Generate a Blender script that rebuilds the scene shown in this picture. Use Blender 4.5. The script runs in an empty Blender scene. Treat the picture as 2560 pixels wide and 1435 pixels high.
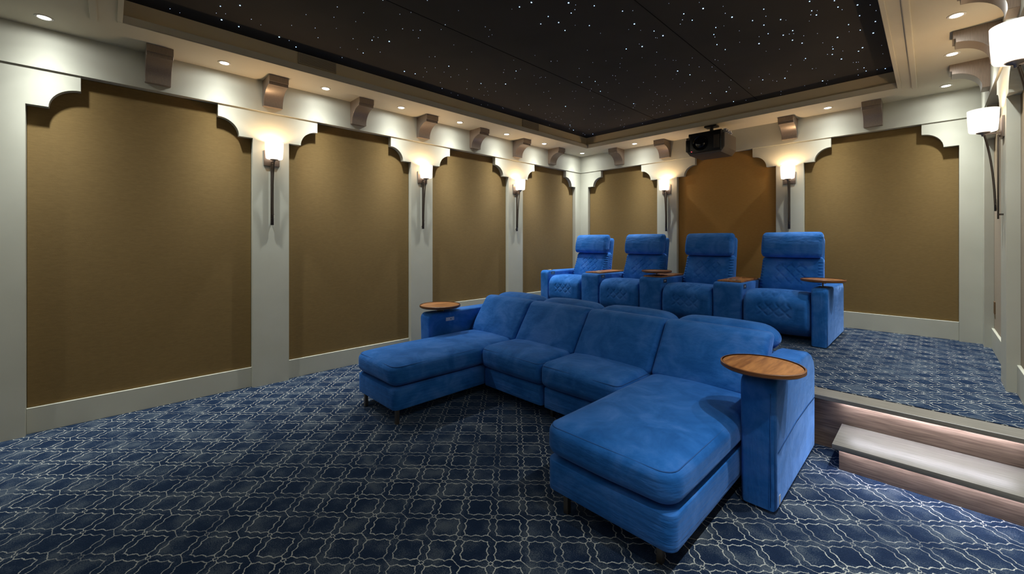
import bpy, bmesh, math, random
from mathutils import Vector, Matrix

C = bpy.context.scene.collection
R = math.radians
random.seed(7)

# ------------------------------------------------------------------ camera, exposure
YAW = 0.795137338
F_PX = 1028.99
cam_d = bpy.data.cameras.new('camera')
cam_d.sensor_width = 36.0
cam_d.lens = 36.0 * F_PX / 2560.0
cam_d.shift_y = -(717.5 - 603.73) / 2560.0
cam_d.clip_start = 0.02
cam = bpy.data.objects.new('camera', cam_d)
cam.location = (0, 0, 1.35)
cam.rotation_euler = (R(90), 0, YAW)
C.objects.link(cam)
bpy.context.scene.camera = cam
vs = bpy.context.scene.view_settings
vs.view_transform = 'Standard'; vs.look = 'None'; vs.exposure = 0.14; vs.gamma = 1.0
vs.use_curve_mapping = False

world = bpy.data.worlds.new('world'); bpy.context.scene.world = world
world.use_nodes = True
world.node_tree.nodes['Background'].inputs[0].default_value = (0.5, 0.6, 0.8, 1)
world.node_tree.nodes['Background'].inputs[1].default_value = 0.0

# room dimensions (metres)
XL, XR, YB, YF = -4.386, 0.345, 6.02, -2.6
ZC, ZL, ZP, ZS = 2.85, 2.566, 0.36, 3.03
XROW_L, XROW_R, YROW_B = -4.16, 0.115, 5.76
SPOT_W = 205.0
SPOT_COL = (0.96, 1.0, 0.97)
SPOTS = [(XROW_L, y) for y in (-1.93, -1.12, -0.307, 0.696, 1.521, 2.342, 3.159, 3.975, 4.77)]
SPOTS += [(XROW_L, 5.75), (-3.19, YROW_B), (-0.816, YROW_B), (0.097, YROW_B)]
SPOTS += [(XROW_R, y) for y in (4.819, 4.015, 3.159, 2.342, 1.521, 0.696, -0.307, -1.12, -1.93)]

# photometric profile of the recessed lamps: intensity against the angle from straight down (degrees)
PROFILE = [(0, 0.82), (8, 0.78), (14, 0.62), (19, 0.42), (24, 0.26), (30, 0.145), (38, 0.068), (50, 0.028), (62, 0.013), (76, 0.008), (90, 0.0)]
def spot_lamp(x, y, w):
    l = bpy.data.lights.new('downlight_beam', 'POINT')
    l.energy = w; l.color = SPOT_COL; l.shadow_soft_size = 0.02
    l.use_nodes = True
    nt = l.node_tree; em = nt.nodes['Emission']
    tc = nt.nodes.new('ShaderNodeTexCoord'); sp = nt.nodes.new('ShaderNodeSeparateXYZ')
    nt.links.new(tc.outputs['Normal'], sp.inputs[0])
    ab = nt.nodes.new('ShaderNodeMath'); ab.operation = 'MULTIPLY'; ab.inputs[1].default_value = -1.0; nt.links.new(sp.outputs[2], ab.inputs[0])
    ac = nt.nodes.new('ShaderNodeMath'); ac.operation = 'ARCCOSINE'; nt.links.new(ab.outputs[0], ac.inputs[0])
    dv = nt.nodes.new('ShaderNodeMath'); dv.operation = 'DIVIDE'; nt.links.new(ac.outputs[0], dv.inputs[0]); dv.inputs[1].default_value = math.pi / 2
    rp = nt.nodes.new('ShaderNodeValToRGB'); nt.links.new(dv.outputs[0], rp.inputs[0])
    e = rp.color_ramp.elements
    while len(e) < len(PROFILE): e.new(0.5)
    for el, (d, v) in zip(e, PROFILE):
        el.position = d / 90.0; el.color = (v, v, v, 1)
    nt.links.new(rp.outputs[0], em.inputs['Strength'])
    o = bpy.data.objects.new('downlight_beam', l); C.objects.link(o)
    o.location = (x, y, ZC - 0.02)
    return o
for (x, y) in SPOTS:
    spot_lamp(x, y, SPOT_W)

# ------------------------------------------------------------------ material helpers
def nmat(name):
    m = bpy.data.materials.new(name); m.use_nodes = True
    nt = m.node_tree
    return m, nt, nt.nodes['Principled BSDF']
def N(nt, t, **kw):
    n = nt.nodes.new(t)
    for k, v in kw.items(): setattr(n, k, v)
    return n
def setin(n, **kw):
    for k, v in kw.items():
        n.inputs[k.replace('_', ' ')].default_value = v
def plain(name, col, rough=0.6, metal=0.0, sheen=0.0, spec=0.5):
    m, nt, b = nmat(name)
    b.inputs['Base Color'].default_value = (*col, 1)
    b.inputs['Roughness'].default_value = rough
    b.inputs['Metallic'].default_value = metal
    b.inputs['Sheen Weight'].default_value = sheen
    b.inputs['Specular IOR Level'].default_value = spec
    return m
def ramp(nt, fac, stops):
    r = N(nt, 'ShaderNodeValToRGB')
    e = r.color_ramp.elements
    while len(e) < len(stops): e.new(0.5)
    for el, (p, c) in zip(e, stops):
        el.position = p; el.color = (*c, 1)
    nt.links.new(fac, r.inputs[0])
    return r.outputs[0]
def noise_mat(name, c1, c2, scale, rough=0.6, bump=0.0, bscale=None, metal=0.0, sheen=0.0, stretch=(1, 1, 1), detail=4, lo=0.35, hi=0.65, bdist=0.002, spec=0.5):
    m, nt, b = nmat(name)
    tc = N(nt, 'ShaderNodeTexCoord'); mp = N(nt, 'ShaderNodeMapping')
    mp.inputs['Scale'].default_value = stretch
    nt.links.new(tc.outputs['Object'], mp.inputs[0])
    nz = N(nt, 'ShaderNodeTexNoise'); setin(nz, Scale=scale, Detail=detail)
    nt.links.new(mp.outputs[0], nz.inputs['Vector'])
    nt.links.new(ramp(nt, nz.outputs[0], [(lo, c1), (hi, c2)]), b.inputs['Base Color'])
    b.inputs['Roughness'].default_value = rough; b.inputs['Metallic'].default_value = metal
    b.inputs['Sheen Weight'].default_value = sheen
    b.inputs['Specular IOR Level'].default_value = spec
    if bump:
        n2 = N(nt, 'ShaderNodeTexNoise'); setin(n2, Scale=bscale or scale, Detail=3)
        nt.links.new(mp.outputs[0], n2.inputs['Vector'])
        bp = N(nt, 'ShaderNodeBump'); bp.inputs['Strength'].default_value = bump; bp.inputs['Distance'].default_value = bdist
        nt.links.new(n2.outputs[0], bp.inputs['Height']); nt.links.new(bp.outputs[0], b.inputs['Normal'])
    return m
def emit(name, col, s):
    m, nt, b = nmat(name)
    b.inputs['Base Color'].default_value = (*col, 1)
    b.inputs['Emission Color'].default_value = (*col, 1); b.inputs['Emission Strength'].default_value = s
    return m

M = {}
M['cream'] = noise_mat('cream_paint', (0.51, 0.505, 0.42), (0.545, 0.54, 0.455), 3, rough=0.55)
M['ceil'] = noise_mat('ceiling_paint', (0.60, 0.55, 0.43), (0.63, 0.58, 0.46), 2, rough=0.7)
def panel_fabric(name='tan_panel_fabric', ca=(0.178, 0.110, 0.031), cb=(0.212, 0.133, 0.041)):
    m, nt, b = nmat(name)
    tc = N(nt, 'ShaderNodeTexCoord')
    mp = N(nt, 'ShaderNodeMapping'); mp.inputs['Scale'].default_value = (1, 1, 6)
    nt.links.new(tc.outputs['Object'], mp.inputs[0])
    nz = N(nt, 'ShaderNodeTexNoise'); setin(nz, Scale=28.0, Detail=6)
    nt.links.new(mp.outputs[0], nz.inputs['Vector'])
    nt.links.new(ramp(nt, nz.outputs[0], [(0.3, ca), (0.7, cb)]), b.inputs['Base Color'])
    b.inputs['Roughness'].default_value = 0.9; b.inputs['Sheen Weight'].default_value = 0.08
    n2 = N(nt, 'ShaderNodeTexNoise'); setin(n2, Scale=110.0, Detail=2)
    nt.links.new(mp.outputs[0], n2.inputs['Vector'])
    bp = N(nt, 'ShaderNodeBump'); bp.inputs['Strength'].default_value = 0.25; bp.inputs['Distance'].default_value = 0.002
    nt.links.new(n2.outputs[0], bp.inputs['Height']); nt.links.new(bp.outputs[0], b.inputs['Normal'])
    return m
M['panel'] = panel_fabric()
M['amber'] = panel_fabric('warm_lit_panel_fabric', (0.42, 0.215, 0.045), (0.47, 0.25, 0.06))  # same tan fabric, with warm lamp glow painted into its colour
def velvet():
    m, nt, b = nmat('blue_velvet')
    tc = N(nt, 'ShaderNodeTexCoord')
    mp = N(nt, 'ShaderNodeMapping'); mp.inputs['Scale'].default_value = (1, 1, 1)
    nt.links.new(tc.outputs['Object'], mp.inputs[0])
    nz = N(nt, 'ShaderNodeTexNoise'); setin(nz, Scale=5.0, Detail=5, Roughness=0.6, Distortion=0.6)
    nt.links.new(mp.outputs[0], nz.inputs['Vector'])
    nt.links.new(ramp(nt, nz.outputs[0], [(0.36, (0.008, 0.105, 0.39)), (0.50, (0.018, 0.142, 0.49)), (0.66, (0.050, 0.190, 0.58))]), b.inputs['Base Color'])
    b.inputs['Roughness'].default_value = 0.75
    b.inputs['Specular IOR Level'].default_value = 0.15
    b.inputs['Sheen Weight'].default_value = 0.5; b.inputs['Sheen Roughness'].default_value = 0.4
    b.inputs['Sheen Tint'].default_value = (0.26, 0.47, 1.0, 1)
    n2 = N(nt, 'ShaderNodeTexNoise'); setin(n2, Scale=7.0, Detail=3)
    n3 = N(nt, 'ShaderNodeTexNoise'); setin(n3, Scale=380.0, Detail=1)
    ad = N(nt, 'ShaderNodeMath', operation='MULTIPLY_ADD'); ad.inputs[1].default_value = 0.03
    nt.links.new(n3.outputs[0], ad.inputs[0]); nt.links.new(n2.outputs[0], ad.inputs[2])
    bp = N(nt, 'ShaderNodeBump'); bp.inputs['Strength'].default_value = 0.35; bp.inputs['Distance'].default_value = 0.02
    nt.links.new(ad.outputs[0], bp.inputs['Height']); nt.links.new(bp.outputs[0], b.inputs['Normal'])
    return m
M['velvet'] = velvet()
M['piping'] = plain('blue_piping', (0.008, 0.09, 0.33), 0.8)
M['walnut'] = noise_mat('walnut_wood', (0.21, 0.075, 0.019), (0.44, 0.19, 0.058), 5, rough=0.38, stretch=(9, 1.2, 1), detail=6)
M['walnut_rim'] = noise_mat('walnut_rim', (0.12, 0.045, 0.016), (0.22, 0.09, 0.032), 6, rough=0.35, stretch=(1, 1, 8))
M['oak'] = noise_mat('grey_brown_oak', (0.115, 0.078, 0.056), (0.22, 0.155, 0.118), 9, rough=0.42, stretch=(0.8, 14, 14), detail=7, bump=0.15, bscale=20)
M['oak_light'] = noise_mat('grey_oak_tread', (0.15, 0.138, 0.118), (0.22, 0.205, 0.18), 8, rough=0.4, stretch=(0.8, 14, 14), detail=6)
M['steel'] = plain('brushed_steel', (0.30, 0.25, 0.20), 0.35, 1.0)
M['bronze'] = plain('brushed_nickel', (0.36, 0.29, 0.25), 0.38, 0.85)
M['darkmetal'] = plain('dark_bronze', (0.11, 0.09, 0.075), 0.4, 0.8)
M['corbel'] = noise_mat('taupe_metallic_paint', (0.22, 0.175, 0.142), (0.27, 0.215, 0.175), 30, rough=0.38, metal=0.3, stretch=(8, 8, 0.6))
M['black'] = plain('black_plastic', (0.008, 0.008, 0.009), 0.35)
M['blackgloss'] = plain('black_glass', (0.004, 0.004, 0.006), 0.08)
M['seam'] = plain('seam_cloth', (0.018, 0.017, 0.016), 0.95, spec=0.0)
M['grey'] = plain('grey_plastic', (0.11, 0.09, 0.07), 0.5)
M['plate'] = plain('silver_plate', (0.55, 0.56, 0.60), 0.4, 0.3)
M['brownplate'] = plain('brown_outlet_plastic', (0.16, 0.09, 0.035), 0.5)
M['starcloth'] = noise_mat('black_star_cloth', (0.030, 0.028, 0.026), (0.040, 0.036, 0.033), 1.5, rough=0.95)
M['star'] = emit('star_point_light', (0.42, 0.66, 1.0), 2.6)
M['star_dim'] = emit('dim_star_point_light', (0.6, 0.72, 1.0), 0.7)
M['lens'] = emit('downlight_lens', (1.0, 0.97, 0.92), 20.0)
def lit_glass():
    m = bpy.data.materials.new('lit_white_glass'); m.use_nodes = True; nt = m.node_tree; nt.nodes.clear()
    out = N(nt, 'ShaderNodeOutputMaterial'); mx = N(nt, 'ShaderNodeMixShader'); tr = N(nt, 'ShaderNodeBsdfTransparent'); em = N(nt, 'ShaderNodeEmission')
    tr.inputs[0].default_value = (1.0, 0.93, 0.82, 1)
    em.inputs[0].default_value = (1.0, 0.93, 0.82, 1); em.inputs[1].default_value = 1.45
    mx.inputs[0].default_value = 0.68
    nt.links.new(tr.outputs[0], mx.inputs[1]); nt.links.new(em.outputs[0], mx.inputs[2]); nt.links.new(mx.outputs[0], out.inputs[0])
    return m
M['shade'] = lit_glass()
M['led'] = emit('led_strip_light', (0.86, 0.86, 1.0), 62.0)
M['redled'] = emit('red_led_light', (1.0, 0.03, 0.05), 12.0)
M['tray'] = plain('lit_tray_band_paint', (0.74, 0.62, 0.42), 0.6)  # paler than the soffit paint: light on the band is put into the colour
M['vent'] = plain('vent_metal', (0.50, 0.43, 0.32), 0.5)
M['ventback'] = plain('vent_backing', (0.14, 0.12, 0.09), 0.6)
M['screen'] = plain('grey_screen', (0.22, 0.23, 0.25), 0.8)
M['darkwall'] = plain('charcoal_paint', (0.03, 0.03, 0.032), 0.8)
M['white'] = plain('white_trim', (0.78, 0.76, 0.70), 0.5)

def carpet():
    m, nt, b = nmat('navy_trellis_carpet')
    L = nt.links
    def mth(op, a, b_=None, c=None):
        n = N(nt, 'ShaderNodeMath', operation=op)
        for i, v in enumerate((a, b_, c)):
            if v is None: continue
            if isinstance(v, (int, float)): n.inputs[i].default_value = v
            else: L.new(v, n.inputs[i])
        return n.outputs[0]
    geo = N(nt, 'ShaderNodeNewGeometry')
    wob = N(nt, 'ShaderNodeTexNoise'); setin(wob, Scale=90.0, Detail=2)
    L.new(geo.outputs['Position'], wob.inputs['Vector'])
    sx = N(nt, 'ShaderNodeSeparateXYZ'); L.new(geo.outputs['Position'], sx.inputs[0])
    sc = N(nt, 'ShaderNodeSeparateColor'); L.new(wob.outputs['Color'], sc.inputs[0])
    xx = mth('MULTIPLY_ADD', mth('SUBTRACT', sc.outputs[0], 0.5), 0.009, sx.outputs[0])
    yy = mth('MULTIPLY_ADD', mth('SUBTRACT', sc.outputs[1], 0.5), 0.009, sx.outputs[1])
    xp = mth('DIVIDE', mth('ADD', xx, 0.456), 0.2095)
    yp = mth('DIVIDE', mth('SUBTRACT', yy, 2.37), 0.2045)
    u = mth('ADD', xp, yp); v = mth('SUBTRACT', yp, xp)
    ru = mth('ROUND', u); rv = mth('ROUND', v)
    du = mth('SUBTRACT', u, ru); dv = mth('SUBTRACT', v, rv)
    par = mth('MODULO', mth('ABSOLUTE', mth('ADD', ru, rv)), 2.0)       # 0 clover node, 1 linked node
    au = mth('ABSOLUTE', du); av = mth('ABSOLUTE', dv)
    a = mth('MAXIMUM', au, av); bb = mth('MINIMUM', au, av)
    lob = mth('MULTIPLY_ADD', mth('ABSOLUTE', mth('SINE', mth('MULTIPLY', a, 3 * math.pi))), 0.062, 0.078)
    w_c = mth('MINIMUM', a, lob)
    w_cd = w_c
    pos = mth('GREATER_THAN', mth('MULTIPLY', du, dv), 0.0)
    sharp = mth('MULTIPLY', pos, par)
    base = mth('ADD', mth('MULTIPLY', w_cd, mth('SUBTRACT', 1.0, par)), mth('MULTIPLY', w_c, par))
    w = mth('ADD', mth('MULTIPLY', base, mth('SUBTRACT', 1.0, sharp)), mth('MULTIPLY', lob, sharp))
    d = mth('ABSOLUTE', mth('SUBTRACT', bb, w))
    ab_ = mth('ADD', a, bb)
    open_ = mth('MULTIPLY', mth('SUBTRACT', 0.075, ab_), mth('SUBTRACT', 1.0, par))
    d = mth('MAXIMUM', d, open_)
    d = mth('MINIMUM', d, mth('ADD', mth('ABSOLUTE', mth('SUBTRACT', ab_, 0.075)), par))
    wear = N(nt, 'ShaderNodeTexNoise'); setin(wear, Scale=260.0, Detail=2)
    L.new(geo.outputs['Position'], wear.inputs['Vector'])
    th = mth('MULTIPLY_ADD', wear.outputs[0], 0.034, 0.003)
    sm = N(nt, 'ShaderNodeMapRange'); sm.inputs['From Min'].default_value = 0.0; sm.inputs['From Max'].default_value = 0.010
    L.new(mth('SUBTRACT', th, d), sm.inputs[0])
    # large dye variation that fades the lines in places
    big = N(nt, 'ShaderNodeTexNoise'); setin(big, Scale=3.2, Detail=2)
    L.new(geo.outputs['Position'], big.inputs['Vector'])
    fade = N(nt, 'ShaderNodeMapRange'); fade.inputs['From Min'].default_value = 0.34; fade.inputs['From Max'].default_value = 0.52
    fade.inputs['To Min'].default_value = 0.35
    L.new(big.outputs[0], fade.inputs[0])
    line = mth('MULTIPLY', sm.outputs[0], fade.outputs[0])
    # mottled pile
    nA = N(nt, 'ShaderNodeTexNoise'); setin(nA, Scale=9.0, Detail=3)
    nB = N(nt, 'ShaderNodeTexNoise'); setin(nB, Scale=210.0, Detail=2, Roughness=0.7)
    L.new(geo.outputs['Position'], nA.inputs['Vector']); L.new(geo.outputs['Position'], nB.inputs['Vector'])
    cell = N(nt, 'ShaderNodeTexWhiteNoise', noise_dimensions='2D')
    cb = N(nt, 'ShaderNodeCombineXYZ'); L.new(mth('FLOOR', u), cb.inputs[0]); L.new(mth('FLOOR', v), cb.inputs[1]); L.new(cb.outputs[0], cell.inputs[0])
    mix = mth('MULTIPLY_ADD', nA.outputs[0], 0.85, mth('MULTIPLY', nB.outputs[0], 0.95))
    mix = mth('MULTIPLY', mth('MULTIPLY_ADD', cell.outputs[0], 0.12, mix), 0.8)
    colr = ramp(nt, mix, [(0.70, (0.004, 0.010, 0.029)), (0.78, (0.009, 0.019, 0.043)), (0.90, (0.062, 0.077, 0.095))])
    mx = N(nt, 'ShaderNodeMix', data_type='RGBA')
    L.new(line, mx.inputs['Factor']); L.new(colr, mx.inputs['A']); mx.inputs['B'].default_value = (0.44, 0.45, 0.41, 1)
    L.new(mx.outputs['Result'], b.inputs['Base Color'])
    b.inputs['Roughness'].default_value = 0.95; b.inputs['Specular IOR Level'].default_value = 0.1
    b.inputs['Sheen Weight'].default_value = 0.45; b.inputs['Sheen Roughness'].default_value = 0.4
    b.inputs['Sheen Tint'].default_value = (0.22, 0.48, 1.0, 1)
    bp = N(nt, 'ShaderNodeBump'); bp.inputs['Strength'].default_value = 0.5; bp.inputs['Distance'].default_value = 0.004
    L.new(mth('ADD', wear.outputs[0], mth('MULTIPLY', line, 0.6)), bp.inputs['Height']); L.new(bp.outputs[0], b.inputs['Normal'])
    return m
M['carpet'] = carpet()

# ------------------------------------------------------------------ mesh helpers
def link_mesh(name, bm, mat, parent=None, smooth=False, mats=None):
    me = bpy.data.meshes.new(name); bm.normal_update(); bm.to_mesh(me); bm.free()
    o = bpy.data.objects.new(name, me); C.objects.link(o)
    for mm in (mats or [mat]): me.materials.append(mm)
    if smooth:
        for p in me.polygons: p.use_smooth = True
    if parent is not None: o.parent = parent
    return o
def auto(o, ang=35):
    o.data.shade_auto_smooth if False else None
    try:
        o.data.set_sharp_from_angle(angle=R(ang))
    except Exception: pass
    return o
def tag(o, label=None, cat=None, group=None, kind=None):
    if label: o['label'] = label
    if cat: o['category'] = cat
    if group: o['group'] = group
    if kind: o['kind'] = kind
    return o
def empty(name, loc=(0, 0, 0), rz=0.0):
    e = bpy.data.objects.new(name, None); C.objects.link(e)
    e.location = loc; e.rotation_euler = (0, 0, rz); e.empty_display_size = 0.1
    return e
def kids(o): return [c for c in bpy.data.objects if c.parent == o]
def copy_tree(o, parent=None):
    c = o.copy(); C.objects.link(c)
    if parent is not None: c.parent = parent
    for ch in kids(o): copy_tree(ch, c)
    return c
def bbox(bm, x0, x1, y0, y1, z0, z1, bev=0.0, seg=2):
    g = bmesh.ops.create_cube(bm, size=1.0)
    vs_ = g['verts']
    for v in vs_:
        v.co = Vector((x0 + (v.co.x + 0.5) * (x1 - x0), y0 + (v.co.y + 0.5) * (y1 - y0), z0 + (v.co.z + 0.5) * (z1 - z0)))
    if bev > 0:
        es = list({e for v in vs_ for e in v.link_edges})
        bmesh.ops.bevel(bm, geom=es, offset=bev, segments=seg, affect='EDGES', profile=0.5)
    return bm
def box_obj(name, mat, dims, parent=None, bev=0.0, seg=2):
    bm = bmesh.new(); bbox(bm, *dims, bev=bev, seg=seg)
    o = link_mesh(name, bm, mat, parent, smooth=bev > 0)
    if bev > 0: auto(o)
    return o
def prism(bm, pts, mapf, t0, t1, bev=0.0, seg=3):
    """pts: 2-D outline; mapf(a, b, t) -> world; extruded from t0 to t1"""
    va = [bm.verts.new(mapf(a, b, t0)) for a, b in pts]
    vb = [bm.verts.new(mapf(a, b, t1)) for a, b in pts]
    n = len(pts)
    fa = bm.faces.new(va); fb = bm.faces.new(list(reversed(vb)))
    fs = [fa, fb]
    for i in range(n):
        fs.append(bm.faces.new((va[i], vb[i], vb[(i + 1) % n], va[(i + 1) % n])))
    bmesh.ops.recalc_face_normals(bm, faces=fs)
    if bev > 0:
        es = list({e for f in (fa, fb) for e in f.edges})
        bmesh.ops.bevel(bm, geom=es, offset=bev, segments=seg, affect='EDGES', profile=0.5)
    return bm
def cyl(bm, c, r0, r1, z0, z1, n=32, cap=True):
    a = [bm.verts.new((c[0] + r0 * math.cos(2 * math.pi * i / n), c[1] + r0 * math.sin(2 * math.pi * i / n), z0)) for i in range(n)]
    b = [bm.verts.new((c[0] + r1 * math.cos(2 * math.pi * i / n), c[1] + r1 * math.sin(2 * math.pi * i / n), z1)) for i in range(n)]
    for i in range(n): bm.faces.new((a[i], a[(i + 1) % n], b[(i + 1) % n], b[i]))
    if cap: bm.faces.new(list(reversed(a))); bm.faces.new(b)
    return bm
def lathe(bm, c, prof, n=40, caps=True):
    """prof: list of (r, z) bottom to top"""
    rings = []
    for (r, z) in prof:
        if r < 1e-5: rings.append([bm.verts.new((c[0], c[1], z))])
        else: rings.append([bm.verts.new((c[0] + r * math.cos(2 * math.pi * i / n), c[1] + r * math.sin(2 * math.pi * i / n), z)) for i in range(n)])
    for A, B in zip(rings, rings[1:]):
        for i in range(n):
            j = (i + 1) % n
            if len(A) == 1 and len(B) == 1: continue
            if len(A) == 1: bm.faces.new((A[0], B[j], B[i]))
            elif len(B) == 1: bm.faces.new((A[i], A[j], B[0]))
            else: bm.faces.new((A[i], A[j], B[j], B[i]))
    return bm
def tube(bm, pts, r, n=8, closed=False):
    pts = [Vector(p) for p in pts]; L = len(pts); rings = []
    for i, p in enumerate(pts):
        if closed: t = pts[(i + 1) % L] - pts[i - 1]
        else: t = pts[min(i + 1, L - 1)] - pts[max(i - 1, 0)]
        t.normalize()
        up = Vector((0, 0, 1)) if abs(t.z) < 0.9 else Vector((0, 1, 0))
        s = t.cross(up).normalized(); q = s.cross(t)
        rr = r[i] if isinstance(r, (list, tuple)) else r
        rings.append([bm.verts.new(p + rr * (math.cos(2 * math.pi * k / n) * s + math.sin(2 * math.pi * k / n) * q)) for k in range(n)])
    rng = range(L) if closed else range(L - 1)
    for i in rng:
        A, B = rings[i], rings[(i + 1) % L]
        for k in range(n): bm.faces.new((A[k], A[(k + 1) % n], B[(k + 1) % n], B[k]))
    if not closed:
        bm.faces.new(list(reversed(rings[0]))); bm.faces.new(rings[-1])
    bmesh.ops.recalc_face_normals(bm, faces=bm.faces)
    return bm
def axis_vals(h, r, n, rim=5):
    v = []
    for k in range(rim): v.append(-h + r * (1 - math.cos(k / rim * math.pi / 2)) if False else -h + r * (k / rim))
    inner = [(-h + r) + (2 * (h - r)) * i / n for i in range(n + 1)]
    v += inner
    for k in range(rim - 1, -1, -1): v.append(h - r * (k / rim))
    return v
def softbox(name, mat, c, size, r, n=(10, 10, 4), puff=(0, 0, 0), fn=None, rot=None, parent=None, rim=5):
    """rounded, puffed cushion: c centre, size (x,y,z), r per-axis corner radii, puff outward bulge per axis.
    fn(local) -> local. rot: Euler applied about the centre."""
    hx, hy, hz = size[0] / 2, size[1] / 2, size[2] / 2
    H = (hx, hy, hz)
    ax = [axis_vals(H[i], r[i], n[i], rim) for i in range(3)]
    bm = bmesh.new(); cache = {}
    rm = rot.to_matrix() if rot else None
    cc = Vector(c)
    def vert(p):
        k = (round(p[0], 6), round(p[1], 6), round(p[2], 6))
        if k in cache: return cache[k]
        q = []; d = []
        for i in range(3):
            lim = H[i] - r[i]
            ci = max(-lim, min(lim, p[i])); q.append(ci); d.append((p[i] - ci) / r[i])
        ln = math.sqrt(sum(x * x for x in d))
        mxd = max(abs(x) for x in d)
        if ln > 1e-9:
            # spherify the rim but keep flats flat
            s = mxd / ln if ln > 0 else 0
            d = [x * s for x in d]
        P = [q[i] + d[i] * r[i] for i in range(3)]
        for i in range(3):
            if puff[i]:
                j, k2 = [(1, 2), (0, 2), (0, 1)][i]
                f = max(0, 1 - (P[j] / H[j]) ** 2) ** 0.7 * max(0, 1 - (P[k2] / H[k2]) ** 2) ** 0.7
                P[i] += puff[i] * f * (P[i] / H[i])
        V = Vector(P)
        if fn: V = Vector(fn(V))
        if rm: V = rm @ V
        cache[k] = bm.verts.new(V + cc)
        return cache[k]
    for a in range(3):
        i, j = [(1, 2), (2, 0), (0, 1)][a]
        for sgn in (-1, 1):
            A, B = ax[i], ax[j]
            for m_ in range(len(A) - 1):
                for q_ in range(len(B) - 1):
                    def P(s_, t_):
                        p = [0, 0, 0]; p[a] = sgn * H[a]; p[i] = s_; p[j] = t_; return p
                    f = [P(A[m_], B[q_]), P(A[m_ + 1], B[q_]), P(A[m_ + 1], B[q_ + 1]), P(A[m_], B[q_ + 1])]
                    if sgn < 0: f.reverse()
                    vsx = [vert(x) for x in f]
                    if len(set(vsx)) == 4:
                        try: bm.faces.new(vsx)
                        except ValueError: pass
    return link_mesh(name, bm, mat, parent, smooth=True)
def rrect(x0, x1, y0, y1, r, n=6):
    pts = []
    for (cx, cy, a0) in ((x1 - r, y1 - r, 0), (x0 + r, y1 - r, 90), (x0 + r, y0 + r, 180), (x1 - r, y0 + r, 270)):
        for k in range(n + 1):
            a = R(a0 + 90 * k / n); pts.append((cx + r * math.cos(a), cy + r * math.sin(a)))
    return pts

# ------------------------------------------------------------------ structure
def S(name, bm, mat, smooth=False):
    return tag(link_mesh(name, bm, mat, smooth=smooth), kind='structure')
bm = bmesh.new(); bbox(bm, XL - 0.1, XR + 0.1, YF, 3.375, -0.05, 0.0); S('floor', bm, M['carpet'])
bm = bmesh.new(); bbox(bm, XL - 0.1, XR + 0.1, 3.46, YB + 0.1, 0.30, ZP); S('platform_floor', bm, M['carpet'])
# wooden nosing and riser of the platform
bm = bmesh.new(); bbox(bm, XL + 0.002, XR - 0.002, 3.295, 3.4595, 0.328, ZP - 0.004, bev=0.003, seg=1)
tag(S('trim_1', bm, M['oak_light']), 'taupe oak nosing along the front edge of the raised carpeted platform')
bm = bmesh.new(); bbox(bm, XL + 0.002, XR - 0.002, 3.376, 3.395, 0.0, 0.3275)
tag(S('trim_2', bm, M['oak']), 'brown oak riser under the platform nosing')

COL_Z0 = -0.04
def frame_columns(bm, cols, mapf, top_l=True, top_r=True):
    zc, ea, eb, rise = 2.305, 0.107, 0.265, 0.15
    for (a, b, z0, capl, capr) in cols:
        pts = [(a, z0), (b, z0)]
        if capr:
            pts += [(b, zc), (b + ea, zc)]
            for k in range(1, 13):
                t = R(90 * k / 12); pts.append((b + eb - (eb - ea) * math.cos(t), zc + rise * math.sin(t)))
            pts += [(b + eb, ZL)]
        else: pts += [(b, ZL)]
        if capl:
            pts += [(a - eb, ZL)]
            for k in range(12, 0, -1):
                t = R(90 * k / 12); pts.append((a - eb + (eb - ea) * math.cos(t), zc + rise * math.sin(t)))
            pts += [(a - ea, zc), (a, zc)]
        else: pts += [(a, ZL)]
        prism(bm, pts, mapf, -0.06, 0.0)
mapL = lambda s, z, n: (XL + n, s, z)
mapR = lambda s, z, n: (XR - n, s, z)
mapB = lambda s, z, n: (s, YB - n, z)
# openings per wall: (s0, s1, base z, floor z)
OPL = [(-1.95, -0.715, 0.18, 0), (-0.41, 0.952, 0.18, 0), (1.257, 2.602, 0.18, 0), (2.905, 4.23, 0.545, ZP), (4.533, 5.862, 0.545, ZP)]
OPB = [(-4.23, -2.953, 0.545, ZP), (-2.647, -1.377, 0.545, ZP), (-1.088, 0.191, 0.545, ZP)]
def cols_from(ops, s0, s1, zf):
    out = []; prev = s0
    for i, (a, b, zb, fz) in enumerate(ops):
        out.append((prev, a, zf(prev), i > 0, True)); prev = b
    out.append((prev, s1, zf(prev), True, False))
    return out
zl = lambda s: 0.0 if s < 3.2 else ZP
for side, ops, mp, s0, s1, zf in (('left', OPL, mapL, YF, YB, zl), ('right', OPL, mapR, YF, YB, zl), ('back', OPB, mapB, XL, XR, lambda s: ZP)):
    bm = bmesh.new()
    frame_columns(bm, cols_from(ops, s0, s1, zf), mp)
    # backing wall behind the fabric panels
    pts = [(s0, 0), (s1, 0), (s1, ZC + 0.1), (s0, ZC + 0.1)]
    prism(bm, pts, mp, -0.2, -0.085)
    S('wall_' + side, bm, M['cream'])
    bm = bmesh.new()
    e = 0.011 if side != 'back' else 0.0
    prism(bm, [(s0 + (0.0 if side != 'back' else e), ZL), (s1, ZL), (s1, ZC), (s0, ZC)], mp, -0.084, 0.011)
    tag(S({'left': 'trim_3', 'right': 'trim_4', 'back': 'trim_5'}[side], bm, M['cream']), 'smooth cream frieze band running under the soffit on the %s wall' % side)
    bm = bmesh.new()
    for (a, b, zb, fz) in ops:
        prism(bm, [(a + 0.0005, fz), (b - 0.0005, fz), (b - 0.0005, zb), (a + 0.0005, zb)], mp, -0.084, -0.044, bev=0.002, seg=1)
    S('baseboard_' + side, bm, M['cream'])
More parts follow.
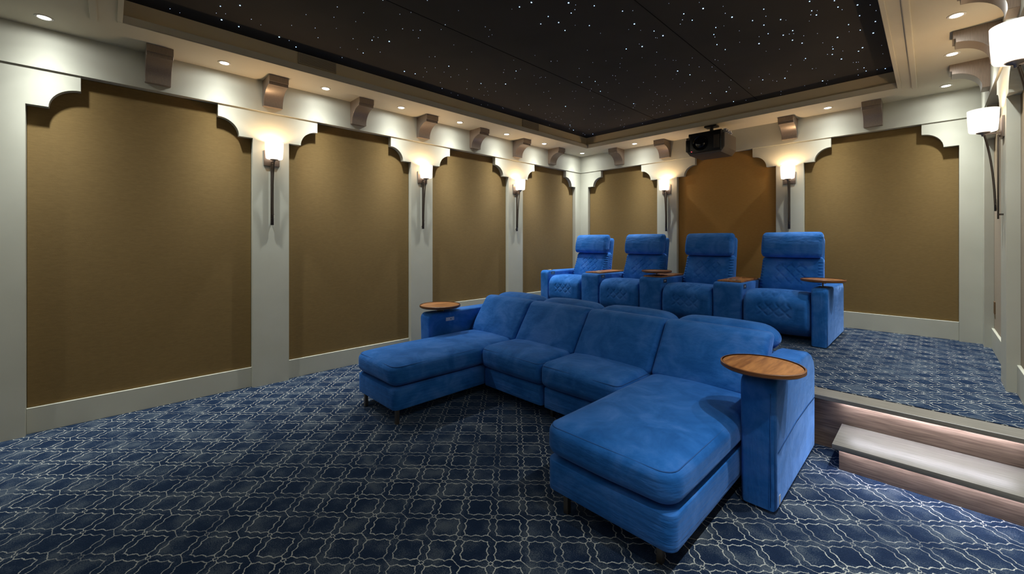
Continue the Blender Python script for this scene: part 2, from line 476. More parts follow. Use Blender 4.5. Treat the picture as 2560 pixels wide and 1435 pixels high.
# columns on the lower floor that straddle the platform get a skirt below
bm = bmesh.new(); bbox(bm, XL - 0.1, XR + 0.1, YF - 0.1, YF, -0.05, ZC + 0.1); S('wall_front', bm, M['darkwall'])

PANEL_LABELS = {
    ('left', 0): 'tan fabric wall panel beyond the left edge of the picture, nearest the screen end',
    ('left', 1): 'tan fabric panel in the widest arch, filling the left of the photo',
    ('left', 2): 'tan fabric panel in the arch between the first and second sconce of the long wall',
    ('left', 3): 'tan fabric panel on the long wall behind the small round tray and far chaise',
    ('left', 4): 'narrow looking tan fabric panel on the long wall, last one before the room corner',
    ('back', 0): 'tan fabric panel on the rear wall behind the first two recliners, beside the corner',
    ('back', 1): 'tan fabric panel with lamp glow painted in, on the rear wall under the ceiling projector',
    ('back', 2): 'wide tan fabric panel on the rear wall beside the last recliner',
    ('right', 0): 'tan fabric panel on the near side wall toward the screen end',
    ('right', 1): 'tan fabric panel on the near side wall close behind the camera',
    ('right', 2): 'tan fabric panel on the near side wall ahead of the large sconce',
    ('right', 3): 'tan fabric panel at the picture edge between the two right-hand sconces',
    ('right', 4): 'sliver of tan fabric panel on the near side wall by the rear corner',
}
for side, ops, mp in (('left', OPL, mapL), ('back', OPB, mapB), ('right', OPL, mapR)):
    for i, (a, b, zb, fz) in enumerate(ops):
        if (side, i) in (('left', 0), ('right', 0), ('right', 1)): pass
        bm = bmesh.new()
        prism(bm, [(a + 0.001, zb + 0.001), (b - 0.001, zb + 0.001), (b - 0.001, ZL - 0.001), (a + 0.001, ZL - 0.001)], mp, -0.0845, -0.0605, bev=0.004, seg=2)
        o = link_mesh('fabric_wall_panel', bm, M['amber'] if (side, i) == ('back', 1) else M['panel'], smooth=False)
        tag(o, PANEL_LABELS[(side, i)], 'wall panel', 'tan fabric acoustic wall panels')

# soffit with tray opening
TX0, TX1, TY0, TY1 = -3.87, -0.234, 0.07, 5.485
bm = bmesh.new()
bbox(bm, XL - 0.1, TX0, YF, YB + 0.1, ZC, ZC + 0.05)
bbox(bm, TX1, XR + 0.1, YF, YB + 0.1, ZC, ZC + 0.05)
bbox(bm, TX0, TX1, YF, TY0, ZC, ZC + 0.05)
bbox(bm, TX0, TX1, TY1, YB + 0.1, ZC, ZC + 0.05)
S('ceiling', bm, M['ceil'])
sb = 0.06
bm = bmesh.new()
bbox(bm, TX0 - sb - 0.05, TX0 - sb, TY0 - sb, TY1 + sb, ZC + 0.05, ZS)
bbox(bm, TX1 + sb, TX1 + sb + 0.05, TY0 - sb, TY1 + sb, ZC + 0.05, ZS)
bbox(bm, TX0 - sb - 0.05, TX1 + sb + 0.05, TY0 - sb - 0.05, TY0 - sb, ZC + 0.05, ZS)
bbox(bm, TX0 - sb - 0.05, TX1 + sb + 0.05, TY1 + sb, TY1 + sb + 0.05, ZC + 0.05, ZS)
tag(S('trim_8', bm, M['tray']), 'upper set-back band inside the ceiling tray')
# bead moulding round the tray edge and the two outer soffit mouldings
bm = bmesh.new()
def bead_rect(bm, x0, x1, y0, y1, w, h):
    bbox(bm, x0 - w, x0, y0 - w, y1 + w, ZC - h, ZC, bev=h * 0.4)
    bbox(bm, x1, x1 + w, y0 - w, y1 + w, ZC - h, ZC, bev=h * 0.4)
    bbox(bm, x0, x1, y0 - w, y0, ZC - h, ZC, bev=h * 0.4)
    bbox(bm, x0, x1, y1, y1 + w, ZC - h, ZC, bev=h * 0.4)
bead_rect(bm, TX0, TX1, TY0, TY1, 0.028, 0.008)
tag(S('trim_6', bm, M['ceil']), 'slim bead moulding round the edge of the ceiling tray')
bm = bmesh.new()
bbox(bm, -0.135, -0.095, -0.09, 5.61, ZC - 0.014, ZC, bev=0.006)
bbox(bm, -3.956, -0.095, -0.09, -0.05, ZC - 0.014, ZC, bev=0.006)
tag(S('trim_7', bm, M['ceil']), 'raised soffit moulding strip beside the ceiling tray')
bm = bmesh.new(); bbox(bm, TX0 - 0.1, TX1 + 0.1, TY0 - 0.1, TY1 + 0.1, ZS, ZS + 0.03)
star_c = S('star_ceiling', bm, M['starcloth'])
for xs_ in (-2.66, -1.45): box_obj('panel_seam', M['seam'], (xs_, xs_ + 0.005, TY0, TY1, ZS - 0.0015, ZS), star_c)
# star points: bright ones read off the photograph's ceiling, the rest scattered
fw = Vector((-math.sin(YAW), math.cos(YAW))); rt = Vector((math.cos(YAW), math.sin(YAW)))
def star_at(u, v):
    d = (ZS - 1.35) / ((603.73 - v) / F_PX)
    p = fw * d + rt * ((u - 1280) / F_PX * d)
    return p.x, p.y
def zs(lst): return [(1200 + a / 2.4615, b / 2.4615) for a, b in lst]
BR = zs([(317, 14), (243, 41), (545, 16), (703, 34), (420, 100), (561, 79), (484, 137), (374, 146), (523, 186), (673, 156), (877, 67), (950, 146), (1126, 218),
         (1071, 190), (1254, 84), (1306, 123), (1373, 51), (1451, 168), (1439, 211), (1458, 273), (1509, 304), (1551, 104), (1677, 125), (1747, 153), (1773, 206),
         (1850, 119), (1866, 215), (1717, 267), (1924, 187), (2041, 65), (2070, 91), (2028, 7), (2181, 3), (2203, 42), (2323, 29), (2336, 95), (2268, 150), (2340, 184),
         (2433, 131), (2420, 202), (2354, 292), (2329, 314), (2200, 229), (2224, 362), (1982, 264), (1923, 246), (2003, 359), (2172, 300), (2168, 334), (1746, 55),
         (900, 300), (998, 285), (1560, 624), (526, 654), (741, 561), (709, 500), (222, 436), (157, 516), (6, 513), (1292, 459), (1740, 490), (1876, 480),
         (1516, 563), (1418, 573), (626, 507), (946, 637), (554, 769), (694, 824), (575, 800), (1216, 436), (2363, 416), (2376, 436), (2494, 421), (2108, 497)])
BR += [(1328, 5), (551, 15), (600, 13), (554, 49), (597, 66), (698, 92), (740, 117), (765, 130), (930, 100), (1011, 178), (1038, 184), (1122, 165), (908, 132), (973, 103)]
allst = []
for (u, v) in BR:
    x, y = star_at(u, v)
    if TX0 < x < TX1 and TY0 < y < TY1: allst.append((x, y))
proto = None
for i, (x, y) in enumerate(allst[:100]):
    if proto is None:
        bm = bmesh.new(); cyl(bm, (0, 0), 0.0042, 0.0034, -0.0035, 0.0, 8)
        proto = link_mesh('star_light', bm, M['star'], star_c); o = proto
    else:
        o = proto.copy(); C.objects.link(o)
    o.location = (x, y, ZS); s_ = random.choice((0.75, 0.9, 1.0, 1.25)); o.scale = (s_, s_, 1)
bm = bmesh.new()
for i in range(430):
    x = random.uniform(TX0, TX1); y = TY0 + (TY1 - TY0) * random.random() ** 0.85
    r = random.choice((0.0018, 0.0022, 0.0028))
    cyl(bm, (x, y), r, r * 0.8, ZS - 0.003, ZS, 6)
tag(link_mesh('faint_star_lights', bm, M['star_dim'], star_c), kind='stuff')

# ------------------------------------------------------------------ downlights
def downlight(x, y, label):
    r = empty('recessed_downlight', (x, y, ZC))
    tag(r, label, 'ceiling light', 'recessed downlights in the soffit')
    bm = bmesh.new(); lathe(bm, (0, 0), [(0.030, -0.001), (0.034, -0.004), (0.044, -0.004), (0.047, 0.0), (0.029, 0.0), (0.030, -0.001)], 28)
    link_mesh('trim_ring', bm, M['white'], r, smooth=True)
    bm = bmesh.new(); cyl(bm, (0, 0), 0.029, 0.029, -0.0035, -0.0005, 24)
    link_mesh('lens', bm, M['lens'], r)
    return r
LN = {0: None}
ordl = ['first', 'second', 'third', 'fourth', 'fifth', 'sixth', 'seventh']
lefts = [y for y in (-0.307, 0.696, 1.521, 2.342, 3.159, 3.975, 4.77)]
near = ['at the top left corner of the picture', 'just before the corbel over the first sconce',
        'just past the corbel over the first sconce', 'before the corbel over the second sconce', 'just past the corbel over the second sconce',
        'before the corbel over the third sconce', 'just past the corbel over the third sconce']
for y, t in zip(lefts, near): downlight(XROW_L, y, 'small round soffit downlight of the long wall, ' + t)
downlight(XROW_L, 5.75, 'small round soffit downlight right in the far room corner')
downlight(-3.19, YROW_B, 'small round soffit downlight between the two rear wall corbels by the far corner')
downlight(-0.816, YROW_B, 'small round soffit downlight between the two rear wall corbels next to the projector')
downlight(0.097, YROW_B, 'small round soffit downlight over the end of the rear wall, past its last corbel')
downlight(XROW_R, 4.819, 'small round soffit downlight tucked beside the second corbel of the near side wall')
downlight(XROW_R, 4.015, 'small round soffit downlight at the top edge under the nearest side wall corbel')

# ------------------------------------------------------------------ corbels
def corbel_mesh():
    bm = bmesh.new()
    # local: +x out of the wall, y along the wall, z down from the soffit
    P, w = 0.228, 0.08
    pts = [(0, 0), (P, 0), (P, -0.056), (P - 0.012, -0.058), (P - 0.013, -0.080)]
    for k in range(0, 15):
        t = R(90 * k / 14)
        pts.append((P - 0.014 - (P - 0.014 - 0.045) * math.sin(t), -0.084 - 0.140 * (1 - math.cos(t))))
    pts += [(0.045, -0.240), (0.0, -0.240)]
    prism(bm, pts, lambda a, b, t: (a, t, b), -w, w, bev=0.002, seg=1)
    return bm
cor0 = auto(link_mesh('wall_corbel', corbel_mesh(), M['corbel'], smooth=True))
first = True
def corbel(loc, rz, label):
    global first
    if first: o = cor0; first = False
    else: o = cor0.copy(); C.objects.link(o)
    o.location = loc; o.rotation_euler = (0, 0, rz)
    tag(o, label, 'corbel', 'taupe scooped corbels under the soffit')
for y, t in zip((0.285, 1.107, 1.935, 2.75, 3.565, 4.385, 5.19),
                ('above the middle of the widest wall panel, seen nearly face on', 'above the first sconce of the long wall', 'above the long wall panel between first and second sconce',
                 'above the second sconce of the long wall', 'above the long wall panel between second and third sconce', 'above the third sconce of the long wall', 'on the long wall, the last before the far corner')):
    corbel((XL + 0.011, y, ZC), 0, 'taupe scooped corbel ' + t)
for x, t in zip((-3.59, -2.815, -1.225, -0.45), ('on the rear wall, first after the far corner', 'on the rear wall just beside the projector, above a sconce',
                'above the rear wall sconce beside the last recliner', 'on the rear wall above the wide end panel')):
    corbel((x, YB - 0.011, ZC), R(-90), 'taupe scooped corbel ' + t)
for y, t in zip((5.19, 4.385, 3.565, 2.75), ('on the near side wall, closest to the rear wall', 'on the near side wall above the smaller looking lit sconce', 'cut by the top edge, on the near side wall', 'on the near side wall above the largest looking sconce')):
    corbel((XR - 0.011, y, ZC), R(180), 'taupe scooped corbel ' + t)

# ------------------------------------------------------------------ sconces
def make_sconce():
    r = empty('wall_sconce')
    zt = 0.0   # root z = 0 is the room's z
    o = box_obj('back_plate', M['bronze'], (0.0, 0.014, -0.066, 0.066, 2.062, 2.205), r, bev=0.002)
    box_obj('hanging_bar', M['darkmetal'], (0.020, 0.028, -0.0135, 0.0135, 1.505, 2.085), r, bev=0.001)
    for zz in (1.53, 2.07): box_obj('stand_off', M['darkmetal'], (0.0, 0.021, -0.006, 0.006, zz, zz + 0.012), r)
    pts = []
    for k in range(21):
        t = k / 20.0
        # bezier from cap down to the bar foot
        p0, p1, p2, p3 = Vector((0.088, 0, 2.098)), Vector((0.072, 0, 2.03)), Vector((0.042, 0, 1.86)), Vector((0.036, 0, 1.56))
        pts.append(((1 - t) ** 3) * p0 + 3 * t * (1 - t) ** 2 * p1 + 3 * t * t * (1 - t) * p2 + t ** 3 * p3)
    bm = bmesh.new(); tube(bm, pts, 0.006, 8); link_mesh('curved_rod', bm, M['darkmetal'], r, smooth=True)
    for z in (1.565, 1.605):
        bm = bmesh.new(); tube(bm, [(0.036, -0.014, z), (0.036, 0.014, z)], 0.0022, 6)
        link_mesh('cross_pin', bm, M['darkmetal'], r, smooth=True)
    bm = bmesh.new(); lathe(bm, (0.092, 0), [(0.0, 2.088), (0.008, 2.088), (0.010, 2.100), (0.030, 2.108), (0.036, 2.113), (0.0, 2.114)], 24)
    link_mesh('dish_cap', bm, M['bronze'], r, smooth=True)
    bm = bmesh.new(); bbox(bm, 0.014, 0.09, -0.008, 0.008, 2.096, 2.104); link_mesh('arm', bm, M['bronze'], r)
    prof = [(0.0, 2.116), (0.055, 2.116), (0.066, 2.119), (0.070, 2.126), (0.074, 2.18), (0.0765, 2.23), (0.0775, 2.272), (0.0735, 2.272), (0.072, 2.23), (0.068, 2.15), (0.060, 2.124), (0.0, 2.122)]
    bm = bmesh.new(); lathe(bm, (0.093, 0), prof, 40); auto(link_mesh('glass_shade', bm, M['shade'], r, smooth=True), 50)
    return r
sc0 = make_sconce(); first_s = True
def sconce(loc, rz, label, w=5.0):
    global first_s
    if first_s: o = sc0; first_s = False
    else: o = copy_tree(sc0)
    o.location = loc; o.rotation_euler = (0, 0, rz)
    tag(o, label, 'sconce', 'lit white glass sconces on the pillars')
    l = bpy.data.lights.new('sconce_bulb', 'POINT'); l.energy = w; l.color = (1.0, 0.66, 0.35); l.shadow_soft_size = 0.02
    lo = bpy.data.objects.new('sconce_bulb', l); C.objects.link(lo)
    q = Matrix.Rotation(rz, 3, 'Z') @ Vector((0.093, 0, 2.235)); lo.location = Vector(loc) + q
SW = 7.6
sconce((XL, 1.105, 0), 0, 'lit white glass sconce on the widest pillar, between the two nearest long wall panels', SW)
sconce((XL, 2.753, 0), 0, 'lit white glass sconce on the second pillar of the long wall', SW)
sconce((XL, 4.382, 0), 0, 'lit white glass sconce on the third pillar of the long wall, nearest the far corner', SW)
sconce((-2.80, YB, 0), R(-90), 'lit white glass sconce on the rear wall pillar behind the second and third recliner', SW)
sconce((-1.232, YB, 0), R(-90), 'lit white glass sconce on the rear wall pillar behind the last recliner', SW)
sconce((XR, 4.382, 0), R(180), 'lit white glass sconce seen side on at the right, whole bar and curved rod visible', SW)
sconce((XR, 2.753, 0), R(180), 'largest looking lit glass sconce, cut by the right picture edge', SW)
sconce((XR, 1.105, 0), R(180), 'lit glass sconce beside the camera outside the picture', SW)
sconce((XR, -0.56, 0), R(180), 'lit glass sconce behind the camera outside the picture', SW)

# ------------------------------------------------------------------ vents on the tray band
def vent(y0, y1, label):
    r = empty('ceiling_vent', (TX0 - sb, (y0 + y1) / 2, ZC + 0.05)); tag(r, label, 'vent', 'air vents in the ceiling tray')
    w = (y1 - y0) / 2
    bm = bmesh.new(); bbox(bm, 0, 0.004, -w, w, 0.03, 0.125); link_mesh('vent_backing', bm, M['ventback'], r)
    bm = bmesh.new()
    for k in range(9): bbox(bm, 0.004, 0.009, -w + 0.004, w - 0.004, 0.036 + k * 0.0095, 0.041 + k * 0.0095)
    link_mesh('vent_louvre', bm, M['vent'], r)
    bm = bmesh.new()
    bbox(bm, 0.0, 0.011, -w, -w + 0.006, 0.03, 0.125); bbox(bm, 0.0, 0.011, w - 0.006, w, 0.03, 0.125)
    bbox(bm, 0.0, 0.011, -w, w, 0.12, 0.126); bbox(bm, 0.0, 0.011, -w, w, 0.028, 0.034)
    link_mesh('vent_frame', bm, M['vent'], r)
vent(1.20, 1.53, 'louvred air vent in the ceiling tray edge, the closer one above the first sconce')
vent(4.05, 4.38, 'plain small air vent in the ceiling tray edge near the far corner')

# ------------------------------------------------------------------ projector
def projector():
    r = empty('ceiling_projector', (-2.0, 5.33, 2.455)); tag(r, 'black home cinema projector hung upside down under the rear soffit', 'projector')
    # body: bevelled box with sloped underside
    bm = bmesh.new()
    pts = [(-0.235, 0.06), (-0.19, 0.0), (0.19, 0.0), (0.235, 0.06), (0.235, 0.235), (-0.235, 0.235)]
    prism(bm, pts, lambda a, b, t: (a, t, b), 0.03, 0.45, bev=0.012)
    auto(link_mesh('body', bm, M['grey'], r, smooth=True))
    bm = bmesh.new(); bbox(bm, -0.175, 0.20, 0.0, 0.035, 0.022, 0.262, bev=0.006); auto(link_mesh('front_panel', bm, M['black'], r, smooth=True))
    bm = bmesh.new(); bbox(bm, -0.20, 0.20, 0.02, 0.40, 0.235, 0.275, bev=0.004); auto(link_mesh('top_tray', bm, M['black'], r, smooth=True))
    bm = bmesh.new(); bbox(bm, -0.232, -0.18, 0.012, 0.035, 0.05, 0.20, bev=0.005); auto(link_mesh('side_intake', bm, M['black'], r, smooth=True))
    def rotc(bm, c, prof):
        rings = []
        n = 36
        b2 = bmesh.new(); lathe(b2, (0, 0), prof, n)
        for v in b2.verts: v.co = Vector((c[0] + v.co.x, c[1] - v.co.z, c[2] + v.co.y))
        me = bpy.data.meshes.new('tmp'); b2.to_mesh(me); b2.free(); bm.from_mesh(me); bpy.data.meshes.remove(me)
    bm = bmesh.new(); rotc(bm, (-0.045, 0.0, 0.135), [(0.095, -0.002), (0.095, 0.012), (0.088, 0.014), (0.08, 0.004), (0.0, 0.002)]); bmesh.ops.recalc_face_normals(bm, faces=bm.faces)
    lens = auto(link_mesh('lens_ring', bm, M['blackgloss'], r, smooth=True))
    bm = bmesh.new(); rotc(bm, (-0.045, 0.0, 0.135), [(0.06, 0.002), (0.055, 0.008), (0.03, 0.014), (0.0, 0.016)]); bmesh.ops.recalc_face_normals(bm, faces=bm.faces)
    link_mesh('lens', bm, M['blackgloss'], lens, smooth=True)
    bm = bmesh.new()
    for k in range(5): bbox(bm, 0.12 + k * 0.014, 0.126 + k * 0.014, -0.006, 0.0, 0.05, 0.21)
    link_mesh('vent_grille', bm, M['grey'], r)
    bm = bmesh.new(); bbox(bm, -0.155, -0.150, -0.004, 0.0, 0.038, 0.043); link_mesh('power_light', bm, M['redled'], r)
    for k in range(4):
        bm = bmesh.new(); tube(bm, [(0.195, 0.10 + 0.05 * k, 0.255), (0.252, 0.10 + 0.05 * k, 0.25)], 0.010, 8); link_mesh('cable_plug', bm, M['plate'], r)
    for k in range(3):
        bm = bmesh.new(); bbox(bm, 0.195, 0.228, 0.10 + 0.08 * k, 0.14 + 0.08 * k, 0.24, 0.29); link_mesh('connector', bm, M['plate'], r)
    bm = bmesh.new(); cyl(bm, (0.0, 0.26), 0.022, 0.022, 0.27, 0.372, 20); link_mesh('mount_pole', bm, M['black'], r, smooth=False)
    bm = bmesh.new(); bbox(bm, -0.075, 0.075, 0.20, 0.32, 0.372, 0.395, bev=0.006); link_mesh('mount_plate', bm, M['black'], r)
    return r
projector()

# ------------------------------------------------------------------ step with led light
st = empty('wooden_step', (0, 3.0, 0)); tag(st, 'low grey oak step with light strip glowing under its tread', 'step')
box_obj('tread', M['oak_light'], (-0.405, XR - 0.003, -0.005, 0.372, 0.148, 0.178), st, bev=0.002)
box_obj('riser', M['oak'], (-0.385, XR - 0.003, 0.095, 0.115, 0.0, 0.147), st)
box_obj('led_strip', M['led'], (-0.385, XR - 0.003, 0.072, 0.084, 0.1435, 0.1475), st)
led = box_obj('platform_light_strip', M['led'], (-0.40, XR - 0.003, 3.35, 3.362, 0.3235, 0.3275))
tag(led, 'thin pinkish white light strip glowing under the platform nosing above the step', 'light strip')

# ------------------------------------------------------------------ tray tables
def tray_table(parent, x, y, ztop, zarm, r, mat=None):
    bm = bmesh.new()
    prof = [(0.0, ztop - 0.026), (r - 0.012, ztop - 0.026), (r, ztop - 0.018), (r, ztop - 0.002), (r - 0.003, ztop), (r - 0.008, ztop), (r - 0.011, ztop - 0.005), (0.0, ztop - 0.005)]
    lathe(bm, (x, y), prof[:6], 64)
    o = auto(link_mesh('tray_table', bm, M['walnut_rim'], parent, smooth=True))
    bm = bmesh.new(); lathe(bm, (x, y), [(r - 0.010, ztop - 0.006), (r - 0.012, ztop - 0.004), (0.0, ztop - 0.004)], 64)
    link_mesh('tray_surface', bm, mat or M['walnut'], o, smooth=False)
    bm = bmesh.new(); cyl(bm, (x, y), 0.007, 0.007, zarm, ztop - 0.025, 16)
    link_mesh('tray_post', bm, M['steel'], o)
    bm = bmesh.new(); lathe(bm, (x, y), [(0.036, zarm - 0.012), (0.036, zarm + 0.004), (0.030, zarm + 0.006), (0.0, zarm + 0.006)], 28)
    link_mesh('post_flange', bm, M['steel'], o, smooth=True)
    return o

# ------------------------------------------------------------------ sectional sofa
def piping(parent, cx, cy, cz, size, r, phi=40, puffz=0.0, lift=0.0, rad=0.0028, y_from=None):
    hx, hy, hz = size[0] / 2, size[1] / 2, size[2] / 2
    c_, s_ = math.cos(R(phi)), math.sin(R(phi))
    pts = []
    for (sx, sy, a0) in ((1, 1, 0), (-1, 1, 90), (-1, -1, 180), (1, -1, 270)):
        for k in range(9):
            a = R(a0 + 90 * k / 8)
            pts.append((cx + sx * (hx - r[0]) + r[0] * c_ * math.cos(a), cy + sy * (hy - r[1]) + r[1] * c_ * math.sin(a), cz + hz - r[2] + r[2] * s_ + lift))
    bm = bmesh.new(); tube(bm, pts, rad, 6, closed=True)
    return link_mesh('piping', bm, M['piping'], parent, smooth=True)
sofa = empty('sectional_sofa', (-2.03, 2.9, 0)); tag(sofa, 'large royal blue velvet sectional sofa with two chaises and round walnut trays on the arms', 'sofa')
SO = Vector((-2.03, 2.9, 0))
inv = Matrix.Translation(-SO)
def SB(name, x0, x1, y0, y1, z0, z1, r, n=(10, 10, 4), puff=(0, 0, 0), fn=None, rot=None, parent=sofa, mat=None):
    return softbox(name, mat or M['velvet'], (Vector(((x0 + x1) / 2, (y0 + y1) / 2, (z0 + z1) / 2)) - SO), (x1 - x0, y1 - y0, z1 - z0), r, n, puff, fn, rot, parent)
def wr(amp, f, seed):
    def g(v):
        return (v.x, v.y, v.z + amp * (math.sin(v.x * f + seed) * math.sin(v.y * f * 0.8 + seed * 2.1)))
    return g
# chaise platforms
CH = (0.045, 0.045, 0.012)
SB('chaise_base', -3.365, -2.745, 1.49, 2.95, 0.098, 0.262, CH, puff=(0.006, 0.006, 0))
SB('chaise_base', -1.372, -0.712, 1.59, 2.95, 0.098, 0.262, CH, puff=(0.006, 0.006, 0))
for (x0, x1, y0, sd) in ((-3.375, -2.737, 1.478, 1.0), (-1.382, -0.704, 1.576, 2.0)):
    rr = (0.085, 0.085, 0.05)
    c = SB('chaise_cushion', x0, x1, y0, 2.93, 0.272, 0.438, rr, n=(14, 22, 5), puff=(0.010, 0.012, 0.022), fn=wr(0.0015, 12, sd))
    piping(c, (x0 + x1) / 2 - SO.x, (y0 + 2.93) / 2 - SO.y, 0.355, (x1 - x0 + 0.004, 2.93 - y0 + 0.004, 0.166), rr, phi=38, lift=0.002)
# middle seats
for (x0, x1, sd) in ((-2.736, -2.058, 3.0), (-2.056, -1.384, 4.0)):
    SB('seat_base', x0 + 0.01, x1 - 0.01, 2.335, 2.95, 0.098, 0.258, (0.02, 0.03, 0.012), puff=(0, 0.008, 0))
    rr = (0.045, 0.07, 0.055)
    c = SB('seat_cushion', x0, x1, 2.30, 2.93, 0.262, 0.445, rr, n=(14, 14, 5), puff=(0.0, 0.010, 0.020), fn=wr(0.002, 14, sd))
    piping(c, (x0 + x1) / 2 - SO.x, (2.30 + 2.93) / 2 - SO.y, 0.3535, (x1 - x0, 0.634, 0.183), rr, phi=35, lift=0.002)
# carcass behind the backs
SB('back_frame', -3.378, -0.698, 2.90, 3.285, 0.03, 0.60, (0.03, 0.03, 0.03))
# back cushions, leaning
bx = [-3.376, -2.722, -2.049, -1.376, -0.697]
tilt = R(-30)
for i in range(4):
    x0, x1 = bx[i] + 0.002, bx[i + 1] - 0.002
    h = 0.40 if i < 3 else 0.405
    c = SB('back_cushion', x0, x1, 2.795, 2.955, 0.39, 0.39 + h, (0.035, 0.05, 0.04), n=(14, 5, 12), puff=(0, 0.022, 0.004), rot=None,
           fn=lambda v: (v.x, v.y + (v.z) * 0.62, v.z * 0.90 - (v.y) * 0.12))
    # flipped-back headrest pillow behind the back
    SB('headrest', x0 + 0.005, x1 - 0.005, 2.995, 3.285, 0.625, 0.782, (0.11, 0.12, 0.075), n=(14, 10, 4), puff=(0.01, 0.01, 0.022))
# arms: side profile extruded
def arm(x0, x1, y0, y1, zt, name='armrest'):
    pts = [(y0 + 0.015, 0.015), (y1 - 0.01, 0.015), (y1, 0.06), (y1, 0.53), (y1 - 0.03, 0.585), (y1 - 0.10, 0.635), (y1 - 0.17, zt - 0.008), (y1 - 0.26, zt)]
    for k in range(0, 7):
        a = R(90 + 90 * k / 6); pts.append((y0 + 0.055 + 0.055 * math.cos(a), zt - 0.055 + 0.055 * math.sin(a)))
    bm = bmesh.new()
    prism(bm, pts, lambda a, b, t: Vector((t, a, b)) - SO, x0, x1, bev=0.022, seg=4)
    return auto(link_mesh(name, bm, M['velvet'], sofa, smooth=True), 50)
ar = arm(-0.694, -0.532, 2.325, 3.29, 0.668)
al = arm(-3.545, -3.383, 2.20, 3.29, 0.652)
# seam lines on the outer arm
bm = bmesh.new()
tube(bm, [Vector(p) - SO for p in ((-0.5315, 2.36, 0.305), (-0.531, 2.46, 0.318), (-0.531, 2.75, 0.345), (-0.531, 3.05, 0.350), (-0.5315, 3.27, 0.345))], 0.0022, 6)
link_mesh('seam', bm, M['piping'], ar, smooth=True); bm = bmesh.new()
tube(bm, [Vector(p) - SO for p in ((-0.555, 2.3245, 0.04), (-0.555, 2.3245, 0.60))], 0.0016, 6)
link_mesh('seam', bm, M['piping'], ar, smooth=True)
bm = bmesh.new(); bbox(bm, -0.5322 - SO.x, -0.5300 - SO.x, 2.38 - SO.y, 2.405 - SO.y, 0.04, 0.085); link_mesh('fabric_tag', bm, M['plate'], ar)
bm = bmesh.new(); bbox(bm, -3.384 - SO.x, -3.377 - SO.x, 2.395 - SO.y, 2.495 - SO.y, 0.558, 0.592, bev=0.001); pl = link_mesh('socket_plate', bm, M['plate'], al)
bm = bmesh.new(); bbox(bm, -3.3775 - SO.x, -3.3755 - SO.x, 2.448 - SO.y, 2.458 - SO.y, 0.570, 0.580); link_mesh('socket', bm, M['black'], pl)
tray_table(ar, -0.612 - SO.x, 2.40 - SO.y, 0.722, 0.668, 0.190)
tray_table(al, -3.464 - SO.x, 2.385 - SO.y, 0.718, 0.652, 0.203)
def leg(x, y):
    bm = bmesh.new(); bbox(bm, x - 0.013 - SO.x, x + 0.013 - SO.x, y - 0.013 - SO.y, y + 0.013 - SO.y, 0.0, 0.1, bev=0.001); link_mesh('leg', bm, M['steel'], sofa)
for (x, y) in ((-2.77, 1.525), (-3.25, 1.51), (-1.27, 1.63), (-0.80, 1.66), (-2.05, 2.45)): leg(x, y)

